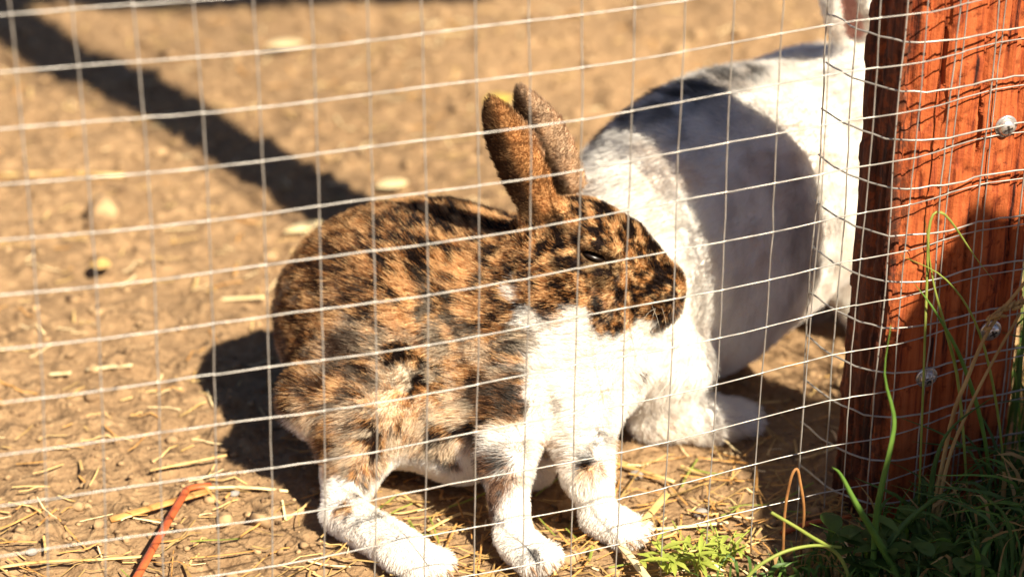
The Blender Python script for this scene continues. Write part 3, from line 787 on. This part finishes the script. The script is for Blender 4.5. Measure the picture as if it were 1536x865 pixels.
def stalk(name, px, w, mat, label, cat, flat=0.45, lift=0.002, taper=(1, 1)):
    P = []
    for q in px:
        p = at(q[0], q[1], q[2] if len(q) > 2 else 0.0)
        if len(q) < 3: p = at(q[0], q[1], gz(p[0], p[1])+lift)
        P.append(p)
    pts = bez(P, 12); rad = w/2*np.linspace(taper[0], taper[1], len(pts))
    V, F = tube(pts, rad, 8, flat); return tag(mesh_obj(name, V, F, mat), label, cat)
stalk('red_stem', [(196, 882, 0.010), (238, 806, 0.008), (274, 744, 0.006), (284, 732, 0.005), (316, 727, 0.004)], 0.0046, STEM_RED, 'red orange stem lying on the soil at the lower left', 'stem', 0.6)
stalk('dry_stalk', [(165, 779), (230, 760), (310, 736)], 0.0060, STRAW_TAN, 'broad tan stalk lying under the red orange stem', 'stalk', 0.35, 0.003)
stalk('straw', [(130, 553), (198, 547)], 0.0042, STRAW_PALE, 'short bright straw left of the brindled rabbit shadow', 'straw', 0.3)
stalk('straw', [(74, 561), (106, 559)], 0.0038, STRAW_PALE, 'stubby bright straw end at the far left', 'straw', 0.3)
stalk('straw', [(320, 449), (398, 445)], 0.0042, STRAW_PALE, 'pale straw lying above the rabbit shadow at left', 'straw', 0.3)
stalk('straw', [(308, 731), (365, 730), (432, 736)], 0.0024, STRAW_PALE, 'thin pale straw right of the red orange stem', 'straw', 0.5)
stalk('straw', [(0, 262), (90, 260), (185, 263)], 0.0050, STRAW, 'long yellow straw far back at the left edge', 'straw', 0.4)
stalk('straw', [(908, 690), (950, 702), (1012, 722)], 0.0030, STRAW, 'yellow straw between the white paw and the back rabbit foot', 'straw', 0.5, 0.004)
stalk('straw', [(958, 795), (1020, 790), (1092, 783)], 0.0026, STRAW_PALE, 'long pale straw behind the low green weeds', 'straw', 0.5, 0.004)
stalk('straw', [(985, 834), (1050, 823), (1126, 826)], 0.0036, STRAW, 'thick yellow straw among the low green weeds', 'straw', 0.5, 0.006)
stalk('straw', [(225, 705), (300, 690), (340, 682)], 0.0020, STRAW, 'thin yellow straw above the red orange stem', 'straw', 0.5, 0.004)
stalk('broken_reed', [(1000, 740, 0.020), (968, 778, 0.014), (938, 812, 0.006), (934, 818, 0.005)], 0.0048, STRAW, 'bright yellow reed leaning beside the white front paw', 'reed', 0.35)
stalk('broken_reed', [(930, 816, 0.006), (952, 842, 0.008), (985, 885, 0.012)], 0.0046, STRAW_PALE, 'yellow reed end running out of the bottom edge below the white paw', 'reed', 0.35)
stalk('straw', [(640, 795), (690, 770), (720, 775)], 0.0022, STRAW, 'curved straw between the hind foot and the front paw', 'straw', 0.5, 0.004)
stalk('straw', [(0, 850), (60, 842), (150, 838), (240, 832)], 0.0024, STRAW, 'long straw along the fence foot at the lower left', 'straw', 0.5, 0.004)

def leaf_thing(name, u, v, L, wd, ang, mat, label, cat, z=0.003, curl=0.25):
    p = at(u, v, 0.0); c = np.array([p[0], p[1], gz(p[0], p[1])+z])
    d = np.array([math.cos(ang), math.sin(ang), 0]); s = np.array([-d[1], d[0], 0]); V = []; F = []
    k = 9
    for i in range(k):
        t = i/(k-1); w_ = wd*math.sin(math.pi*min(max(t*0.94+0.03, 0), 1))**0.8; cc = c+d*(t-0.5)*L+np.array([0, 0, curl*L*(t-0.5)**2])
        V += [cc-s*w_+np.array([0, 0, w_*0.35]), cc, cc+s*w_+np.array([0, 0, w_*0.35])]
    for i in range(k-1):
        for q in (0, 1): F.append((i*3+q, i*3+q+1, i*3+q+4, i*3+q+3))
    o = mesh_obj(name, V, F, mat); sd = o.modifiers.new('thick', 'SOLIDIFY'); sd.thickness = 0.0006
    return tag(o, label, cat)
leaf_thing('fallen_leaf', 748, 152, 0.024, 0.010, 0.2, LEAF_YELLOW, 'bright yellow fallen leaf seen between the rabbit ears', 'leaf')
leaf_thing('fallen_leaf', 588, 280, 0.024, 0.008, 0.1, STRAW_PALE, 'pale fallen leaf behind the back of the brindled rabbit', 'leaf')
leaf_thing('fallen_leaf', 428, 76, 0.030, 0.009, -0.1, STRAW_PALE, 'pale fallen leaf at the top left of the pen', 'leaf')
leaf_thing('fallen_leaf', 152, 418, 0.016, 0.007, 1.1, STRAW, 'small tan yellow leaf curl left of the rabbits', 'leaf', 0.006, 0.8)
leaf_thing('fallen_leaf', 455, 345, 0.030, 0.006, 0.3, STRAW_PALE, 'narrow pale leaf at the left end of the post shadow', 'leaf')
def pebble(u, v, r, mat, label, seed):
    p = at(u, v, 0.0); g = np.random.default_rng(seed)
    V = iv*(1+g.normal(0, 0.1, (12, 1)))*np.array([1, 0.8, 0.65])*r+np.array([p[0], p[1], gz(p[0], p[1])+r*0.4])
    o = mesh_obj('pebble', V, [tuple(q) for q in if_], mat); m_ = o.modifiers.new('round', 'SUBSURF'); m_.levels = 2; m_.render_levels = 2
    return tag(o, label, 'pebble', 'pebbles on the soil')
pebble(48, 831, 0.0040, STONE, 'small grey pebble at the lower left corner', 1)
pebble(62, 662, 0.0034, CRUMB, 'small dark clod at the left edge', 2)
pebble(352, 750, 0.0036, STONE, 'grey pebble right of the red orange stem', 3)
pebble(955, 712, 0.0055, STONE, 'grey pebble behind the far white paw', 4)
pebble(1050, 770, 0.0055, STONE, 'dark pebble above the low green weeds', 5)

# ------------------------------------------------------------------ grass and weeds
def blade_mesh(pts, w, twist=0.0, fold=0.25):
    pts = np.asarray(pts); n = len(pts); t = np.linspace(0, 1, n)
    tg = np.gradient(pts, axis=0); tg /= np.linalg.norm(tg, axis=1)[:, None]
    side0 = RIGHT*0.9+np.array([0, 0.3, 0.0])
    V = []
    for i in range(n):
        s = side0-tg[i]*np.dot(side0, tg[i]); s /= np.linalg.norm(s); b_ = np.cross(tg[i], s)
        a = twist*t[i]; s2 = s*math.cos(a)+b_*math.sin(a); b2 = np.cross(tg[i], s2)
        ww = w/2*min(1, 0.55+1.2*t[i])*max(0.04, (1-t[i]**2.2))
        V += [pts[i]-s2*ww+b2*ww*fold, pts[i]-b2*ww*fold*0.3, pts[i]+s2*ww+b2*ww*fold]
    F = [(i*3+q, i*3+q+1, i*3+q+4, i*3+q+3) for i in range(n-1) for q in (0, 1)]
    return np.array(V), F
def rooted(P):                                 # carry the foot down into the soil
    a = P[0]; h = max(a[2], 0)
    d = a-P[1]; d = d/np.linalg.norm(d); k = 0.5*h
    return [np.array([a[0]+d[0]*k, a[1]-0.05*h, -0.003])]+P if h > 0.008 else P
def grass_blade(name, px, y, w, mat, label, cat, twist=0.6, fold=0.25):
    P = rooted([aty(q[0], q[1], y if len(q) < 3 else q[2]) for q in px])
    V, F = blade_mesh(bez(P, 20), w, twist, fold)
    o = mesh_obj(name, V, F, mat); sd = o.modifiers.new('thick', 'SOLIDIFY'); sd.thickness = 0.0004
    return tag(o, label, cat, kind='thing')
def thin_stem(name, px, y, w, mat, label, cat, taper=(1, 0.7), root=True):
    P = [aty(q[0], q[1], y if len(q) < 3 else q[2]) for q in px]
    if root: P = rooted(P)
    pts = bez(P, 24); V, F = tube(pts, w/2*np.linspace(*taper, len(pts)), 8, 0.8); return tag(mesh_obj(name, V, F, mat), label, cat, kind='thing')
grass_blade('tall_grass', [(1312, 830), (1318, 760), (1340, 660), (1342, 620), (1328, 560), (1337, 488)], -0.055, 0.0052, GRASS, 'tall bright green grass blade standing in front of the red post', 'grass', 0.9)
grass_blade('green_reed', [(1352, 875), (1318, 810), (1285, 755), (1262, 712), (1248, 700)], -0.06, 0.0044, GRASS, 'broad blunt green blade at the foot of the red post', 'grass', 0.25, 0.5)
thin_stem('green_reed', [(1262, 838), (1210, 800), (1157, 768)], -0.05, 0.0022, GRASS_Y, 'straight pale green stem left of the broad blunt blade', 'grass stem')
thin_stem('green_reed', [(1120, 868), (1165, 832), (1215, 818), (1262, 820)], -0.05, 0.0022, GRASS_Y, 'arching yellow green stem along the bottom edge', 'grass stem')
thin_stem('bent_stalk', [(1174, 850), (1177, 770), (1186, 718), (1195, 703), (1200, 722), (1206, 770), (1199, 850)], -0.012, 0.0017, STEM_BROWN, 'brown stalk bent double left of the red post', 'stalk', (1, 1))
thin_stem('dry_stalk', [(1172, 800), (1215, 784), (1276, 774)], 0.02, 0.0034, STEM_RED, 'reddish stalk leaning low behind the bent brown stalk', 'stalk', (1, 0.8))
grass_blade('tall_grass', [(1440, 590), (1418, 490), (1400, 420), (1388, 330)], -0.012, 0.0022, GRASS_Y, 'upright green blade crossing the sunlit face of the post', 'grass', 0.5)
grass_blade('tall_grass', [(1391, 420), (1394, 345), (1405, 318), (1425, 330), (1462, 384), (1490, 420)], -0.010, 0.0020, GRASS_Y, 'hooked grass blade bending over on the red post', 'grass', 0.5)
grass_blade('tall_grass', [(1478, 660), (1445, 545), (1405, 470), (1368, 420)], -0.014, 0.0028, GRASS, 'short green blade pointing up left on the post', 'grass', 0.3)
grass_blade('tall_grass', [(1500, 640), (1470, 500), (1420, 420), (1350, 382)], -0.014, 0.0018, GRASS_Y, 'thin green blade leaning left across the post', 'grass', 0.3)
thin_stem('dry_grass_stalk', [(1425, 640), (1450, 570), (1475, 510), (1500, 470), (1540, 420)], -0.02, 0.0026, GRASS_DRY, 'dry grass stalk with a seed head before the shaded post', 'grass stem')
sh = thin_stem('seed_head_stalk', [(1476, 495), (1492, 470), (1515, 455), (1545, 452)], -0.02, 0.0016, GRASS_DRY, 'drooping dry seed head at the right edge', 'grass stem', root=False)
g = np.random.default_rng(8)
for i in range(26):
    t = i/25; p = aty(1480+62*t, 488-36*t**0.6, -0.02)+g.normal(0, 0.0008, 3); d = unit([0.5+g.normal(0, .3), g.normal(0, .4), 0.5+g.normal(0, .4)])
    blob('seed', p+d*0.002, (0.0026, 0.0010, 0.0010), axes(d), GRASS_DRY, sh, 8, 6)
thin_stem('dry_grass_stalk', [(1420, 700), (1450, 620), (1490, 540), (1530, 470)], -0.024, 0.0022, GRASS_DRY, 'second dry grass stalk leaning right in the shade of the post', 'grass stem')
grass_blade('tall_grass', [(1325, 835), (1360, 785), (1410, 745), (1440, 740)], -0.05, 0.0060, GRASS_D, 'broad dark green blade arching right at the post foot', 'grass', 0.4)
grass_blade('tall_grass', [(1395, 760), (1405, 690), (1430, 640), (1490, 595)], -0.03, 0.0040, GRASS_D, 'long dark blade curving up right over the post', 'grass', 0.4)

# dense shaded undergrowth at the post foot: blades nobody could count
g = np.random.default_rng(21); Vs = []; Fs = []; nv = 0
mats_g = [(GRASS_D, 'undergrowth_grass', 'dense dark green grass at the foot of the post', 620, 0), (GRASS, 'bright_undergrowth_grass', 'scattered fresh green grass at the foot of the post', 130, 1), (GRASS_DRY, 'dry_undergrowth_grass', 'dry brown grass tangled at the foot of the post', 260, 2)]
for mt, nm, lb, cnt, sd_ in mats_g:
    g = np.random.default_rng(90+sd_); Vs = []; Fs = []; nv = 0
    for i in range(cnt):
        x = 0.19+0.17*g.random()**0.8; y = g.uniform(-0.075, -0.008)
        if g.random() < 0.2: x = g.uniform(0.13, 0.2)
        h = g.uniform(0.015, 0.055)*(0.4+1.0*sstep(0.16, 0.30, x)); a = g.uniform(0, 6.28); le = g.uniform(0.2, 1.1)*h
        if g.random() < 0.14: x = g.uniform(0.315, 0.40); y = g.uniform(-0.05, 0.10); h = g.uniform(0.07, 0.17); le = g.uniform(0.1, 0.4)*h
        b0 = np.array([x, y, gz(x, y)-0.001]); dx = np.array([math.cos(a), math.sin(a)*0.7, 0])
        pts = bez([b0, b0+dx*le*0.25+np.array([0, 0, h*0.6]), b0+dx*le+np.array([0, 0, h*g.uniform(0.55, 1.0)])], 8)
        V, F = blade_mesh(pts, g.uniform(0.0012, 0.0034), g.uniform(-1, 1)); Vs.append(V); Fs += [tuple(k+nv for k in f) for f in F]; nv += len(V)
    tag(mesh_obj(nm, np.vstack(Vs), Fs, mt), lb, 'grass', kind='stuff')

# leafy weeds: stem and leaves are parts
def weed(root, n, hgt, spread, lw, ll, mat, label, seed):
    g = np.random.default_rng(seed); root = np.array([root[0], root[1], gz(root[0], root[1])])
    e = tag(empty('leafy_weed', root), label, 'weed', 'low weeds at the fence foot')
    for s in range(n):
        a = g.uniform(0, 6.28); dx = np.array([math.cos(a), math.sin(a), 0])*spread*g.uniform(0.3, 1); tip = dx+np.array([0, 0, hgt*g.uniform(0.6, 1)])
        pts = bez([np.zeros(3), dx*0.35+np.array([0, 0, hgt*0.5]), tip], 8)
        V, F = tube(pts, np.linspace(0.0008, 0.0004, len(pts)), 5); st = mesh_obj('stem', V, F, mat, e)
        for k in range(g.integers(3, 6)):
            t = g.uniform(0.35, 1); p = pts[min(int(t*len(pts)), len(pts)-1)]; b_ = g.uniform(0, 6.28)
            d = unit([math.cos(b_), math.sin(b_), g.uniform(0.0, 0.7)]); sd = unit(np.cross(d, [0, 0, 1])); up = np.cross(sd, d)
            L = ll*g.uniform(0.6, 1.2); wv = lw*g.uniform(0.7, 1.2); V = []; kk = 7
            for i in range(kk):
                q = i/(kk-1); w_ = wv*math.sin(math.pi*min(q*0.93+0.05, 1))**0.75; c = p+d*q*L-up*0.25*L*q*q
                V += [c-sd*w_+up*w_*0.3, c, c+sd*w_+up*w_*0.3]
            mesh_obj('leaf', V, [(i*3+j, i*3+j+1, i*3+j+4, i*3+j+3) for i in range(kk-1) for j in (0, 1)], mat, st)
    return e
weed(at(1000, 862, 0), 6, 0.018, 0.016, 0.0017, 0.013, WEED, 'bright yellow green weed at the bottom edge right of the front paw', 1)
weed(at(1085, 850, 0), 9, 0.020, 0.020, 0.0011, 0.008, WEED, 'feathery light green weed left of the bent brown stalk', 2)
weed(at(1045, 870, 0), 6, 0.018, 0.014, 0.0013, 0.012, WEED, 'small bright weed between the two lowest green clumps', 3)
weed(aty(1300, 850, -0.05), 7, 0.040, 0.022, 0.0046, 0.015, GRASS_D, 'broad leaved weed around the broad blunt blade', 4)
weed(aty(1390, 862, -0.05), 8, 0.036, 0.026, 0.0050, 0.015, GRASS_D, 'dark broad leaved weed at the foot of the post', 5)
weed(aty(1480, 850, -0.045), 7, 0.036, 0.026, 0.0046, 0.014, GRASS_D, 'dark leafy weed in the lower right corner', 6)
